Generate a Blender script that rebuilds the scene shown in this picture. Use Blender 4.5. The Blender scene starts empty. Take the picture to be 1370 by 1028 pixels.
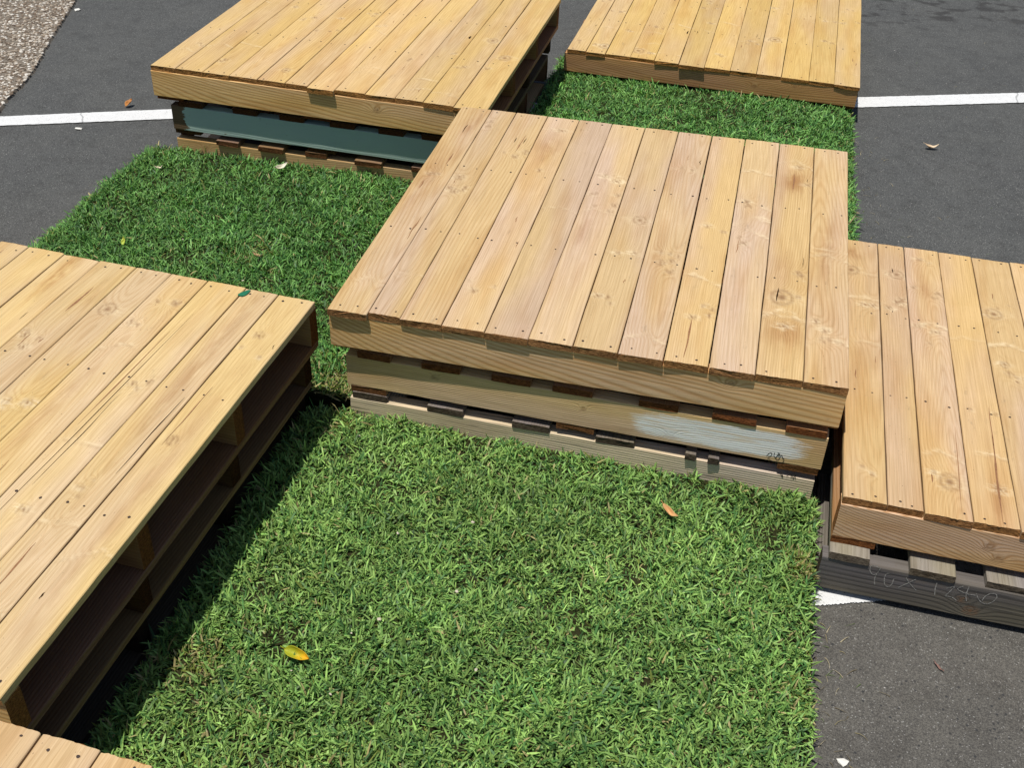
import bpy, math, random
import numpy as np
from mathutils import Vector, Matrix

# ------------------------------------------------------------------ camera, sky, sun, exposure
SC = bpy.context.scene
COL = SC.collection
F_PX, PITCH, ROLL, YAW = 1492.6, 0.63454, 0.02843, -0.23415
cam_d = bpy.data.cameras.new('camera')
cam_o = bpy.data.objects.new('camera', cam_d)
COL.objects.link(cam_o)
fwd = Vector((math.sin(YAW) * math.cos(PITCH), math.cos(YAW) * math.cos(PITCH), -math.sin(PITCH)))
rgt = Vector((math.cos(YAW), -math.sin(YAW), 0))
upv = rgt.cross(fwd)
r2 = rgt * math.cos(ROLL) + upv * math.sin(ROLL)
u2 = -rgt * math.sin(ROLL) + upv * math.cos(ROLL)
m = Matrix((r2, u2, -fwd)).transposed().to_4x4()
m.translation = Vector((0.8566, -2.0139, 1.7726))
cam_o.matrix_world = m
cam_d.sensor_width = 36.0
cam_d.sensor_fit = 'HORIZONTAL'
cam_d.lens = F_PX / 1370 * 36.0
cam_d.shift_x = 36.1 / 1370
cam_d.shift_y = -10.0 / 1370
cam_d.clip_start = 0.02
cam_d.clip_end = 500
SC.camera = cam_o

SUN = Vector((0.155, 0.20, -1.0)).normalized()          # the way the light travels
elev = math.asin(-SUN.z)
rot = math.atan2(-SUN.x, -SUN.y)
w = bpy.data.worlds.new('World')
SC.world = w
w.use_nodes = True
wn = w.node_tree
wn.nodes.clear()
sky = wn.nodes.new('ShaderNodeTexSky')
sky.sky_type = 'NISHITA'
sky.sun_disc = False
sky.sun_elevation = elev
sky.sun_rotation = rot
bg = wn.nodes.new('ShaderNodeBackground')
bg.inputs['Strength'].default_value = 0.078
wo = wn.nodes.new('ShaderNodeOutputWorld')
wn.links.new(sky.outputs[0], bg.inputs[0])
wn.links.new(bg.outputs[0], wo.inputs[0])
sd = bpy.data.lights.new('sun', 'SUN')
sd.energy = 4.4
sd.angle = math.radians(0.53)
sd.color = (1.0, 0.965, 0.90)
so = bpy.data.objects.new('sun', sd)
COL.objects.link(so)
so.rotation_euler = SUN.to_track_quat('-Z', 'Y').to_euler()
SC.view_settings.view_transform = 'Standard'
SC.view_settings.look = 'None'
SC.view_settings.exposure = 0.0
SC.view_settings.gamma = 1.0

random.seed(7)
RNG = np.random.default_rng(11)

# ------------------------------------------------------------------ helpers
def lin(r, g, b):
    f = lambda c: (c / 255 / 12.92) if c / 255 <= 0.04045 else ((c / 255 + 0.055) / 1.055) ** 2.4
    return (f(r), f(g), f(b))

def vnoise(x, y, seed=0):
    """smooth value noise in -1..1"""
    x = np.asarray(x, float) + seed * 17.31
    y = np.asarray(y, float) + seed * 9.77
    x, y = np.broadcast_arrays(x, y)
    xi = np.floor(x).astype(np.int64); yi = np.floor(y).astype(np.int64)
    fx = x - xi; fy = y - yi
    fx = fx * fx * (3 - 2 * fx); fy = fy * fy * (3 - 2 * fy)
    def h(a, b):
        n = (a * 374761393 + b * 668265263) & 0xffffffff
        n = ((n ^ (n >> 13)) * 1274126177) & 0xffffffff
        return ((n ^ (n >> 16)) & 0xffff) / 32767.5 - 1
    return ((h(xi, yi) * (1 - fx) + h(xi + 1, yi) * fx) * (1 - fy) +
            (h(xi, yi + 1) * (1 - fx) + h(xi + 1, yi + 1) * fx) * fy)

def tag(o, label=None, cat=None, group=None, kind=None):
    if label: o['label'] = label
    if cat: o['category'] = cat
    if group: o['group'] = group
    if kind: o['kind'] = kind
    return o

def link(name, me, parent=None, loc=(0, 0, 0), rotz=0.0):
    o = bpy.data.objects.new(name, me)
    COL.objects.link(o)
    o.location = loc
    o.rotation_euler = (0, 0, rotz)
    if parent is not None:
        o.parent = parent
    return o

def mesh_from(name, verts, faces, mats, midx=None, smooth=False):
    me = bpy.data.meshes.new(name)
    me.from_pydata([tuple(v) for v in verts], [], [tuple(f) for f in faces])
    for mt in mats: me.materials.append(mt)
    if midx is not None: me.polygons.foreach_set('material_index', np.asarray(midx, dtype=np.int32))
    me.polygons.foreach_set('use_smooth', np.full(len(me.polygons), smooth))
    me.update()
    return me

def mesh_np(name, verts, quads, mats, smooth=False):
    """fast path: numpy verts (N,3), faces (M,k)"""
    me = bpy.data.meshes.new(name)
    n, k = quads.shape
    me.vertices.add(len(verts)); me.vertices.foreach_set('co', verts.astype(np.float32).ravel())
    me.loops.add(n * k); me.loops.foreach_set('vertex_index', quads.astype(np.int32).ravel())
    me.polygons.add(n)
    me.polygons.foreach_set('loop_start', np.arange(0, n * k, k, dtype=np.int32))
    me.polygons.foreach_set('loop_total', np.full(n, k, dtype=np.int32))
    me.polygons.foreach_set('use_smooth', np.full(n, smooth))
    for mt in mats: me.materials.append(mt)
    me.update(calc_edges=True)
    return me

def fattr(me, name, data):
    a = me.attributes.new(name, 'FLOAT', 'POINT')
    a.data.foreach_set('value', np.asarray(data, dtype=np.float32))

def vattr(me, name, data):
    a = me.attributes.new(name, 'FLOAT_VECTOR', 'POINT')
    a.data.foreach_set('vector', np.asarray(data, dtype=np.float32).ravel())

class NT:
    def __init__(s, name, rough=0.7, spec=0.3):
        s.mat = bpy.data.materials.new(name); s.mat.use_nodes = True
        s.t = s.mat.node_tree; s.t.nodes.clear()
        s.out = s.n('ShaderNodeOutputMaterial'); s.b = s.n('ShaderNodeBsdfPrincipled')
        s.t.links.new(s.b.outputs[0], s.out.inputs[0])
        s.b.inputs['Roughness'].default_value = rough
        s.b.inputs['Specular IOR Level'].default_value = spec
    def n(s, k, **kw):
        nd = s.t.nodes.new(k)
        for a, v in kw.items(): setattr(nd, a, v)
        return nd
    def put(s, sock, v):
        if hasattr(v, 'is_output') or isinstance(v, bpy.types.NodeSocket): s.t.links.new(v, sock)
        elif isinstance(v, (tuple, list)) and len(v) == 3 and sock.type == 'RGBA': sock.default_value = (*v, 1)
        else: sock.default_value = v
    def math(s, op, a, b=0.0, c=None, clamp=False):
        nd = s.n('ShaderNodeMath', operation=op, use_clamp=clamp)
        s.put(nd.inputs[0], a); s.put(nd.inputs[1], b)
        if c is not None: s.put(nd.inputs[2], c)
        return nd.outputs[0]
    def vmath(s, op, a, b):
        nd = s.n('ShaderNodeVectorMath', operation=op)
        s.put(nd.inputs[0], a); s.put(nd.inputs[1], b)
        return nd.outputs[0]
    def noise(s, vec, scale=1.0, detail=3.0, rough=0.55, out=0):
        nd = s.n('ShaderNodeTexNoise')
        s.put(nd.inputs['Vector'], vec); nd.inputs['Scale'].default_value = scale
        nd.inputs['Detail'].default_value = detail; nd.inputs['Roughness'].default_value = rough
        return nd.outputs[out]
    def voro(s, vec, scale, feature='F1', out='Distance'):
        nd = s.n('ShaderNodeTexVoronoi', feature=feature)
        s.put(nd.inputs['Vector'], vec); nd.inputs['Scale'].default_value = scale
        return nd.outputs[out]
    def rng(s, v, a, b, c=0.0, d=1.0):
        nd = s.n('ShaderNodeMapRange'); nd.interpolation_type = 'SMOOTHSTEP'
        s.put(nd.inputs[0], v); s.put(nd.inputs[1], a); s.put(nd.inputs[2], b); s.put(nd.inputs[3], c); s.put(nd.inputs[4], d)
        return nd.outputs[0]
    def mix(s, f, a, b, mode='MIX'):
        nd = s.n('ShaderNodeMix', data_type='RGBA', blend_type=mode)
        s.put(nd.inputs[0], f); s.put(nd.inputs[6], a); s.put(nd.inputs[7], b)
        return nd.outputs[2]
    def bump(s, h, dist, strength=1.0, normal=None):
        nd = s.n('ShaderNodeBump'); s.put(nd.inputs['Height'], h)
        nd.inputs['Distance'].default_value = dist; nd.inputs['Strength'].default_value = strength
        if normal is not None: s.t.links.new(normal, nd.inputs['Normal'])
        return nd.outputs[0]
    def attr(s, name, out=2):
        nd = s.n('ShaderNodeAttribute', attribute_name=name)
        return nd.outputs[out]
    def base(s, v): s.put(s.b.inputs['Base Color'], v)
    def norm(s, v): s.t.links.new(v, s.b.inputs['Normal'])

# ------------------------------------------------------------------ wood materials
def timber_mat(name, weather=0.0, paint=None):
    g = NT(name, rough=0.72, spec=0.22)
    gc = g.attr('gc', 1)
    oi = g.n('ShaderNodeObjectInfo')
    off = g.math('MULTIPLY', oi.outputs['Random'], 40.0)
    gv = g.vmath('ADD', gc, off)
    P = lambda a, b, c: g.vmath('MULTIPLY', gv, (a, b, c))
    fine = g.noise(P(7, 420, 420), 1.0, 3, 0.6)
    fib = g.noise(P(2.2, 90, 90), 1.0, 4, 0.6)
    mott = g.noise(P(2.5, 14, 14), 1.0, 3, 0.55)
    mott2 = g.noise(P(9, 9, 9), 1.0, 3, 0.6)
    dirt = g.noise(P(14, 40, 40), 1.0, 6, 0.7)
    ph = g.attr('ph'); knot_shade = g.attr('knot_shade'); pl = g.attr('pl')
    ph2 = g.math('ADD', g.math('MULTIPLY', ph, 6.2832), g.math('MULTIPLY', fib, 3.0))
    ring = g.math('ADD', g.math('MULTIPLY', g.math('SINE', ph2), 0.5), 0.5)
    ring = g.math('POWER', ring, 2.2)
    col = oi.outputs['Color']; con = oi.outputs['Alpha']
    # late wood lines
    late = g.mix(1.0, col, (0.70, 0.56, 0.40) if weather < .5 else (0.5, 0.48, 0.45), 'MULTIPLY')
    c = g.mix(g.math('MULTIPLY', ring, con, clamp=True), col, late)
    # heart / sap mottling
    c = g.mix(g.rng(mott, 0.45, 0.72, 0.0, 0.62), c, g.mix(1.0, c, (0.85, 0.74, 0.60) if weather < .5 else (0.7, 0.66, 0.6), 'MULTIPLY'))
    c = g.mix(g.rng(mott2, 0.5, 0.75, 0.0, 0.45), c, g.mix(1.0, c, (1.10, 1.12, 1.22), 'MULTIPLY'))
    warmth = g.noise(P(1.3, 7, 7), 1.0, 2, 0.5)
    c = g.mix(g.rng(warmth, 0.35, 0.65), g.mix(1.0, c, (0.97, 0.965, 1.10), 'MULTIPLY'), g.mix(1.0, c, (1.03, 1.0, 0.84), 'MULTIPLY'))
    sn = g.attr('sn')
    c = g.mix(g.math('MULTIPLY', sn, g.rng(g.noise(P(12, 35, 35), 1.0, 4, .6), .3, .6), clamp=True), c, g.mix(1.0, c, (0.62, 0.45, 0.36), 'MULTIPLY'))
    c = g.mix(1.0, c, g.mix(g.rng(fine, 0.25, 0.75), (0.85, 0.83, 0.79), (1.11, 1.12, 1.14)), 'MULTIPLY')
    # pale torn fibre round the knots, then the knots and the painted shade lines of the whorls
    plf = g.math('MULTIPLY', pl, g.math('ADD', g.rng(g.noise(P(170, 60, 60), 1.0, 3, .6), 0.40, 0.56), .15), clamp=True)
    plf = g.math('MULTIPLY', plf, g.math('ADD', g.math('MULTIPLY', ring, .6), .7), clamp=True)
    c = g.mix(g.math('MULTIPLY', plf, 0.58), c, (0.80, 0.66, 0.42) if weather < .5 else (0.4, 0.38, 0.33))
    c = g.mix(g.math('MULTIPLY', knot_shade, 0.9, clamp=True), c, (0.20, 0.095, 0.04))
    # handling dirt and grey smudges, small dark specks
    c = g.mix(g.rng(dirt, 0.60, 0.80, 0.0, 0.45 + 0.3 * weather), c, (0.16, 0.12, 0.08))
    spk = g.noise(P(160, 380, 380), 1.0, 1, 0.5)
    c = g.mix(g.rng(spk, 0.74, 0.80, 0.0, 0.6), c, (0.10, 0.06, 0.035))
    if weather > 0:
        chk = g.noise(P(3.0, 160, 160), 1.0, 4, 0.7)
        c = g.mix(g.rng(chk, 0.56, 0.70, 0.0, 0.75 * weather), c, (0.05, 0.045, 0.04))
    rough = 0.72
    if paint:
        (u0, u1, v0, v1, pc, soft, amt) = paint
        sep = g.n('ShaderNodeSeparateXYZ'); g.put(sep.inputs[0], gc)
        cu = (u0 + u1) / 2; cv = (v0 + v1) / 2
        du = g.math('POWER', g.math('ABSOLUTE', g.math('DIVIDE', g.math('SUBTRACT', sep.outputs[0], cu), (u1 - u0) / 2)), 4.0 if soft else 30.0)
        dv = g.math('POWER', g.math('ABSOLUTE', g.math('DIVIDE', g.math('SUBTRACT', sep.outputs[1], cv), (v1 - v0) / 2)), 4.0 if soft else 30.0)
        dd = g.math('ADD', du, dv)
        n1 = g.noise(P(16, 70, 70) if soft else P(18, 45, 45), 1.0, 6, 0.7)
        dd = g.math('ADD', dd, g.math('MULTIPLY', g.math('SUBTRACT', n1, 0.5), 2.2 if soft else 3.0))
        msk = g.rng(dd, 1.2, 0.45) if soft else g.rng(dd, 1.0, 0.9)
        if soft:
            streak = g.noise(P(10, 260, 260), 1.0, 3, .6)
            msk = g.math('MULTIPLY', msk, g.rng(streak, 0.30, 0.55, 0.35, 1.0))
        msk = g.math('MULTIPLY', msk, amt)
        chip = g.noise(P(30, 50, 50), 1.0, 5, .75)
        msk = g.math('MULTIPLY', msk, g.rng(chip, 0.70, 0.66))
        c = g.mix(msk, c, pc)
    g.base(c)
    g.put(g.b.inputs['Roughness'], rough)
    h = g.math('ADD', g.math('MULTIPLY', fine, 0.6), g.math('MULTIPLY', ring, -0.35))
    h = g.math('ADD', h, g.math('MULTIPLY', plf, 0.5))
    g.norm(g.bump(h, 0.0006 + 0.0008 * weather, 0.8))
    return g.mat

def sawn_mat(name, tint, grey):
    g = NT(name, rough=0.9, spec=0.1)
    tc = g.n('ShaderNodeTexCoord').outputs['Object']
    v = g.vmath('MULTIPLY', tc, (140, 140, 380))
    n1 = g.noise(v, 1.0, 4, 0.7)
    n2 = g.noise(tc, 45, 3, 0.6)
    col = g.n('ShaderNodeObjectInfo').outputs['Color']
    c = g.mix(1.0, col, tint, 'MULTIPLY')
    c = g.mix(1.0, c, g.mix(g.rng(n1, 0.3, 0.7), (0.42, 0.36, 0.32), (1.35, 1.3, 1.2)), 'MULTIPLY')
    c = g.mix(g.rng(n2, 0.5, 0.72, 0, .5), c, g.mix(1.0, c, (0.5, 0.42, 0.36), 'MULTIPLY'))
    g.base(c)
    g.norm(g.bump(n1, 0.002, 1.0))
    return g.mat

M_NEW = timber_mat('new_pine')
M_OLD = timber_mat('weathered_timber', weather=1.0)
M_WHITE = timber_mat('timber_with_white_patch', weather=0.25, paint=(0.69, 1.085, 0.008, 0.078, (0.90, 0.90, 0.87), True, 0.93))
M_GREEN = timber_mat('timber_with_green_paint', weather=0.3, paint=(0.045, 1.6, -0.02, 0.115, (0.36, 0.47, 0.41), False, 1.0))
M_END = sawn_mat('rough_sawn_end', (0.58, 0.41, 0.285), 0)
M_ENDS = sawn_mat('beam_end', (0.40, 0.27, 0.18), 0)
M_ENDG = sawn_mat('grey_sawn_end', (0.5, 0.46, 0.42), 1)

def plain(name, col, rough=0.6, spec=0.3, var=0.15, scale=60):
    g = NT(name, rough, spec)
    tc = g.n('ShaderNodeTexCoord').outputs['Object']
    n = g.noise(tc, scale, 3, .6)
    g.base(g.mix(1.0, col, g.mix(n, (1 - var * 2,) * 3, (1 + var * 2,) * 3), 'MULTIPLY'))
    g.norm(g.bump(n, 0.0005))
    return g.mat
M_NAIL = plain('rusty_nail_head', (0.045, 0.026, 0.018), 0.55, 0.4)
M_CRACK = plain('dark_split', (0.035, 0.018, 0.009), 0.95, 0.0)
M_STREAK = plain('resin_streak', (0.26, 0.125, 0.055), 0.6, 0.3, .3, 200)
M_FIBRE = plain('torn_wood_fibre', (0.62, 0.46, 0.27), 0.9, 0.1)

# ------------------------------------------------------------------ a sawn timber as one mesh
SEED = [100]
def timber(name, parent, mat, endmat, u0, u1, v0, v1, w0, w1, frame, color, contrast=0.5,
           warp=None, du=0.008, dv=0.005, ring=(None,), knots=(), nails=(), streaks=(), stains=(), whorls=(), wav=0.0006, jag=0.0014):
    """frame 'deck': u=y v=x w=z ; 'beam': u=x v=z w=-y.  u runs along the grain, +w is the face looked at."""
    SEED[0] += 1; sd_ = SEED[0]
    rs = np.random.default_rng(sd_)
    L = u1 - u0; W = v1 - v0; T = w1 - w0; b = 0.0014
    nu = max(3, int(round(L / du)) + 1); nv = max(2, int(round(W / dv)) + 1)
    us = np.linspace(0, L, nu)
    top = [(b + (W - 2 * b) * i / (nv - 1), T) for i in range(nv)]
    loop = top + [(W, T - b), (W, T * .5), (W, b), (W - b, 0), (W * .5, 0), (b, 0), (0, b), (0, T * .5), (0, T - b)]
    lp = np.array(loop); nl = len(loop)
    U = np.repeat(us[:, None], nl, 1); V = np.repeat(lp[None, :, 0], nu, 0).copy(); Wd = np.repeat(lp[None, :, 1], nu, 0).copy()
    U0, V0, W0 = U.copy(), V.copy(), Wd.copy()
    # jagged ends, wandering edges, a little cup and wear
    e0 = vnoise(V * 260, Wd * 300, sd_) * jag + vnoise(V * 40, Wd * 40, sd_ + 1) * jag
    U[0] += e0[0]; U[-1] += vnoise(V * 260, Wd * 300, sd_ + 2)[0] * jag
    sgn = (V0 / W - 0.5) * 2
    V += wav * (vnoise(U0 * 7, sgn * 3, sd_ + 3) + .5 * vnoise(U0 * 30, sgn * 3, sd_ + 4)) * np.abs(sgn) ** 3
    Wd += np.where(W0 > T * .9, (vnoise(U0 * 12, V0 * 30, sd_ + 5) * 0.0003 - 0.0004 * sgn ** 2), 0)
    V += 0.0006 * vnoise(us * 2, 0, sd_ + 6)[:, None]
    # growth rings
    kind, fr = ring[0], (ring[1] if len(ring) > 1 else 120.0)
    n1 = vnoise(U0 * 2.0, V0 * 6, sd_ + 7) * 0.010 + vnoise(U0 * 7, V0 * 25, sd_ + 8) * 0.0022
    if kind == 'arch':
        cen = W * (0.5 + 0.35 * rs.uniform(-1, 1)); dd = rs.uniform(.006, .02); tp = rs.uniform(.03, .07) * rs.choice([-1, 1])
        R = np.sqrt((V0 - cen) ** 2 + dd ** 2 + (n1 * .5) ** 2) + n1 + U0 * tp
    elif kind == 'diag':
        sl = ring[2] if len(ring) > 2 else .4
        R = V0 + sl * U0 / (1 + 1.6 * U0) + n1 * 1.2
        R = R + np.where(V0 < W * .45, 0.35 * (W * .45 - V0), 0)
    else:
        R = V0 + n1 + rs.uniform(-.05, .05) * U0
    ph = R * fr + W0 * fr * .5
    knot_shade = np.zeros_like(ph); pl = np.zeros_like(ph)
    for (ku, kv, ks, kp) in knots:
        d2 = ((U0 - ku) / (ks * 1.25)) ** 2 + ((V0 - kv) / ks) ** 2
        dr = np.sqrt(d2)
        ph += 3.2 * np.exp(-dr * 0.55) + 1.2 * np.exp(-(((U0 - ku) / (ks * 7)) ** 2 + ((V0 - kv) / (ks * 2.6)) ** 2))
        knot_shade = np.maximum(knot_shade, np.clip(1.25 - dr * 1.1, 0, 1) * .95)
        knot_shade = np.maximum(knot_shade, .55 * np.exp(-((dr - 1.7) / .35) ** 2))
        a = vnoise(U0 * 55, V0 * 75, sd_ + 9)
        pl = np.maximum(pl, kp * np.clip(1.7 - np.sqrt(((U0 - ku) / (ks * 1.9)) ** 2 + ((V0 - kv) / (ks * 2.9)) ** 2) + .5 * a, 0, 1))
    for (wu, wv, sl1, sl2, wst, wth) in whorls:
        dv_ = V0 - wv
        cur = wu - np.where(dv_ < 0, -sl1 * dv_, sl2 * dv_) + .004 * vnoise(V0 * 70, wu * 9, sd_ + 21)
        d = U0 - cur; th = wth * (1 + .5 * vnoise(V0 * 90, 3.3, sd_ + 22))
        ridge = np.exp(-(d / th) ** 2)
        gate = np.clip(.75 + .9 * vnoise(V0 * 45, wu * 5, sd_ + 23), 0, 1)
        pl = np.maximum(pl, wst * ridge * gate)
        ph += 2.6 * np.exp(-np.abs(d) / (th * 2.4)) * np.sign(d) * .5
        knot_shade = np.maximum(knot_shade, .38 * wst * np.exp(-((d + th * 1.25) / .0032) ** 2) * gate)  # shade line painted along one side of the whorl ridge
    sn = np.zeros_like(ph)
    for (su, sv, sa, sb, sm_) in stains:
        sn = np.maximum(sn, sm_ * np.exp(-((U0 - su) / sa) ** 2 - ((V0 - sv) / sb) ** 2))
    ln = np.stack([U0 + u0 * 0, V0, W0], -1).reshape(-1, 3)
    P = np.stack([U + u0, V + v0, Wd + w0], -1).reshape(-1, 3)
    idx = np.arange(nu * nl).reshape(nu, nl)
    a = idx[:-1, :]; c = idx[1:, :]
    quads = np.stack([a, c, np.roll(c, -1, 1), np.roll(a, -1, 1)], -1).reshape(-1, 4)
    faces = quads.tolist(); mi = [0] * len(faces)
    faces.append(idx[0].tolist()); mi.append(1)
    faces.append(idx[-1][::-1].tolist()); mi.append(1)
    extra = []; exg = []
    def addface(pts, midx):
        base = len(P) + len(extra)
        extra.extend(pts); faces.append([base + i for i in range(len(pts))]); mi.append(midx)
    for (nu_, nv_, nr) in nails:
        pts = []
        for k in range(8):
            t = 2 * math.pi * k / 8
            pts.append((u0 + nu_ + nr * math.cos(t) * rs.uniform(.8, 1.2), v0 + nv_ + nr * math.sin(t) * rs.uniform(.8, 1.2), w1 + 0.0004))
        addface(pts, 2)
    for (su, sv, sl_, sw, smi) in streaks:
        n = 9; left = []; right = []
        for k in range(n):
            t = k / (n - 1); wd = sw * math.sin(math.pi * (0.04 + .92 * t)) * rs.uniform(.6, 1.3)
            uu = u0 + su + sl_ * t; vc = v0 + sv + 0.002 * vnoise(t * 3 + su * 10, sv * 50, sd_).item() + (sl_ * 0.02) * t
            left.append((uu, vc - wd, w1 + 0.0003)); right.append((uu, vc + wd, w1 + 0.0003))
        for k in range(n - 1):
            addface([left[k], left[k + 1], right[k + 1], right[k]], smi)
    if extra:
        P = np.vstack([P, np.array(extra)])
        ne = len(extra)
        ln = np.vstack([ln, np.zeros((ne, 3))])
    X = P[:, [1, 0, 2]] if frame == 'deck' else np.stack([P[:, 0], -P[:, 2], P[:, 1]], -1)
    if frame == 'deck': faces = [f[::-1] for f in faces]
    if warp: X = warp(X)
    me = mesh_from(name, X, faces, [mat, endmat, M_NAIL, M_CRACK, M_STREAK, M_FIBRE], mi)
    pad = len(P) - ph.size
    fattr(me, 'ph', np.concatenate([ph.ravel(), np.zeros(pad)]))
    fattr(me, 'sn', np.concatenate([sn.ravel(), np.zeros(pad)]))
    fattr(me, 'knot_shade', np.concatenate([knot_shade.ravel(), np.zeros(pad)]))
    fattr(me, 'pl', np.concatenate([pl.ravel(), np.zeros(pad)]))
    vattr(me, 'gc', ln)
    o = link(name, me, parent)
    o.color = (*color, contrast)
    return o

def jit(col, a=0.05, hue=0.04):
    k = 1 + random.uniform(-a, a); h = random.uniform(-hue, hue)
    return (col[0] * k * (1 + h * .3), col[1] * k, col[2] * k * (1 - h * 1.4))

def strokes(name, parent, lines, y, wd, mat, warp, zoff):
    """writing drawn as narrow ribbons on a stringer face (x, z pairs), facing -y"""
    V = []; Fc = []
    for ln in lines:
        P = [Vector((a, b)) for a, b in ln]
        Q = []
        for i in range(len(P) - 1):                 # Catmull-Rom through the points
            p0 = P[max(i - 1, 0)]; p1 = P[i]; p2 = P[i + 1]; p3 = P[min(i + 2, len(P) - 1)]
            for k in range(6):
                t = k / 6
                Q.append(0.5 * ((2 * p1) + (p2 - p0) * t + (2 * p0 - 5 * p1 + 4 * p2 - p3) * t * t + (3 * p1 - p0 - 3 * p2 + p3) * t ** 3))
        Q.append(P[-1])
        b0 = len(V)
        for i, q in enumerate(Q):
            d = (Q[min(i + 1, len(Q) - 1)] - Q[max(i - 1, 0)]); d.normalize() if d.length > 0 else None
            n = Vector((-d.y, d.x)); ww = wd * random.uniform(.55, 1.25)
            a = q + n * ww; c = q - n * ww
            V += [(a.x, y, a.y - zoff), (c.x, y, c.y - zoff)]
        for i in range(len(Q) - 1):
            j = b0 + 2 * i
            Fc.append((j, j + 2, j + 3, j + 1))
    X = warp(np.array(V)) if warp else np.array(V)
    return link(name, mesh_from(name, X, Fc, [mat]), parent)

# ------------------------------------------------------------------ a pallet
DK, ST, BB = 0.018, 0.088, 0.018                     # deck board, stringer, bottom board thickness at L = .124
ROWS = [0.0, 0.378, 0.748, 1.128]
BOARDW = 0.037
def pallet(label, stack, level, n, edges, over, color, scolor, contrast=.45, new=True,
           dx=0, dy=0, dr=0, bottoms=None, W=1.165, D=1.165,
           smat=None, hires=True, front_ring=('diag', 95, .45), bb_in=0.02, knots=None, streaks=None,
           tints=None, sub=None, backover=None, bcolor=None, stains=None, whorls=None):
    px, py, th, H, tx, ty, zb = stack
    L = (H - zb) / n; z0 = zb + L * level
    c, s = math.cos(th), math.sin(th)
    t = link('wooden_pallet', None, None, (px + dx * c - dy * s, py + dx * s + dy * c, z0), th + dr)
    tag(t, label, 'pallet', 'timber pallets stacked as low platforms')
    k = L / 0.124
    bottoms = bottoms or ((0, .095), (W / 2 - .047, W / 2 + .047), (W - .095, W))
    def warp(X):
        X = X.copy(); h = z0 + X[:, 2] * k
        X[:, 2] = h * (1 + (tx * (X[:, 0] + dx) + ty * (X[:, 1] + dy)) / H) - z0
        return X
    mat = M_NEW if new else M_OLD; em = M_END if new else M_ENDG
    du, dv = (0.008, 0.005) if hires else (0.03, 0.012)
    for i, (a, b) in enumerate(edges):
        g = 0.0006 + random.random() * 0.0013
        ov = over[i] if over else random.uniform(-.002, .006)
        bo = backover[i] if backover else random.uniform(-.003, .004)
        Lb = D + ov + bo; wd = b - a
        nails = []
        if hires:
            for ry in ROWS:
                for f in (0.24, 0.74):
                    if random.random() < 0.93:
                        nails.append((ry + 0.019 + ov + random.uniform(-.006, .006), wd * f + random.uniform(-.008, .008), random.uniform(.0021, .0032)))
        ks = []
        if new and hires:
            for q in range(random.choice([1, 1, 2, 2, 3])):
                ku = random.uniform(.06, 1.1); cnt = random.choice([1, 2, 3, 3])
                for j in range(cnt):
                    ks.append((ku + random.uniform(-.018, .018) + .01 * j, wd * random.uniform(.12, .88), random.uniform(.0022, .0055), random.uniform(.2, .7)))
            if random.random() < .3:
                ks.append((random.uniform(.1, 1.05), wd * random.uniform(.25, .75), random.uniform(.007, .012), .5))
        wh = []
        if new and hires:
            for q in range(random.choice([0, 1, 1, 2])):
                a1 = random.uniform(.1, .9)
                wh.append((random.uniform(.08, 1.08), wd * random.uniform(.15, .85), a1 * random.choice([1, 1, -.4]), random.uniform(.1, .8), random.uniform(.35, .8), random.uniform(.003, .0065)))
        if whorls and i in whorls: wh += whorls[i]
        if knots and i in knots: ks += knots[i]
        stv = []
        if new and hires:
            for q in range(random.choice([0, 0, 1, 2])):
                stv.append((random.uniform(.05, 1.05), wd * random.uniform(.15, .85), random.uniform(.012, .05), random.uniform(.0006, .0016), random.choice([3, 4, 4])))
        if streaks and i in streaks: stv += streaks[i]
        rg = random.choice([('arch', random.uniform(90, 170)), ('arch', random.uniform(90, 150)), ('straight', random.uniform(90, 200))])
        col = jit(color, .085, .05) if not tints or i not in tints else tints[i]
        zt = random.uniform(-.0006, .0006)
        timber('deck_board', t, mat, em, -ov, D + bo, a + g, b - g, BB + ST + zt, BB + ST + DK + zt, 'deck', col,
               contrast * random.uniform(.25, .95), warp, du, dv, rg, ks, nails, stv, (stains or {}).get(i, ()), wh)
    sm = smat or mat
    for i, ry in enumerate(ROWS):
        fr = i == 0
        o = timber('stringer', t, sm if fr else mat, M_ENDS if new else em, 0.001, W - 0.001, BB, BB + ST, -(ry + BOARDW), -ry, 'beam', jit(scolor if fr else (scolor[0] * .55, scolor[1] * .47, scolor[2] * .42), .03, .02), .8 if fr and new and hires else .4,  # inner stringers get a darker colour, painting in the shade between the decks
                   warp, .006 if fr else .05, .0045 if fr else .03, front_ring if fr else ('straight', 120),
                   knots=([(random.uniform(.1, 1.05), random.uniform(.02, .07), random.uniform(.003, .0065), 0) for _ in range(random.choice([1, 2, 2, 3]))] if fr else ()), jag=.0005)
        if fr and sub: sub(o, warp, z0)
    for (a, b) in bottoms:
        rg = ('straight', 140)
        timber('bottom_board', t, mat, em, bb_in, D - .002, a, b, 0.0004, BB - .0002, 'deck', jit(bcolor or scolor, .05, .03), .6, warp, .03, .02, rg)
    return t

E_ = lambda l: [(l[i], l[i + 1]) for i in range(len(l) - 1)]
ALB = 0.755
def alb(r, g, b, k=ALB):
    a = lin(r, g, b); return (a[0] * k, a[1] * k, a[2] * k)

C_TOP = alb(223, 193, 151); B_TOP = alb(229, 196, 139); D_TOP = alb(226, 193, 132); A_TOP = alb(226, 197, 146); E_TOP = alb(227, 194, 148); F_TOP = alb(226, 194, 148)
STR = alb(228, 190, 140, .98); STR_B = alb(228, 190, 132, .92); STR_D = alb(200, 155, 108, .9); STR_E = alb(222, 186, 142, .95)
BROWN = alb(150, 128, 92); GREYC = alb(150, 144, 132); GREYE = alb(122, 116, 106); DARK = alb(120, 100, 78)

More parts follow.
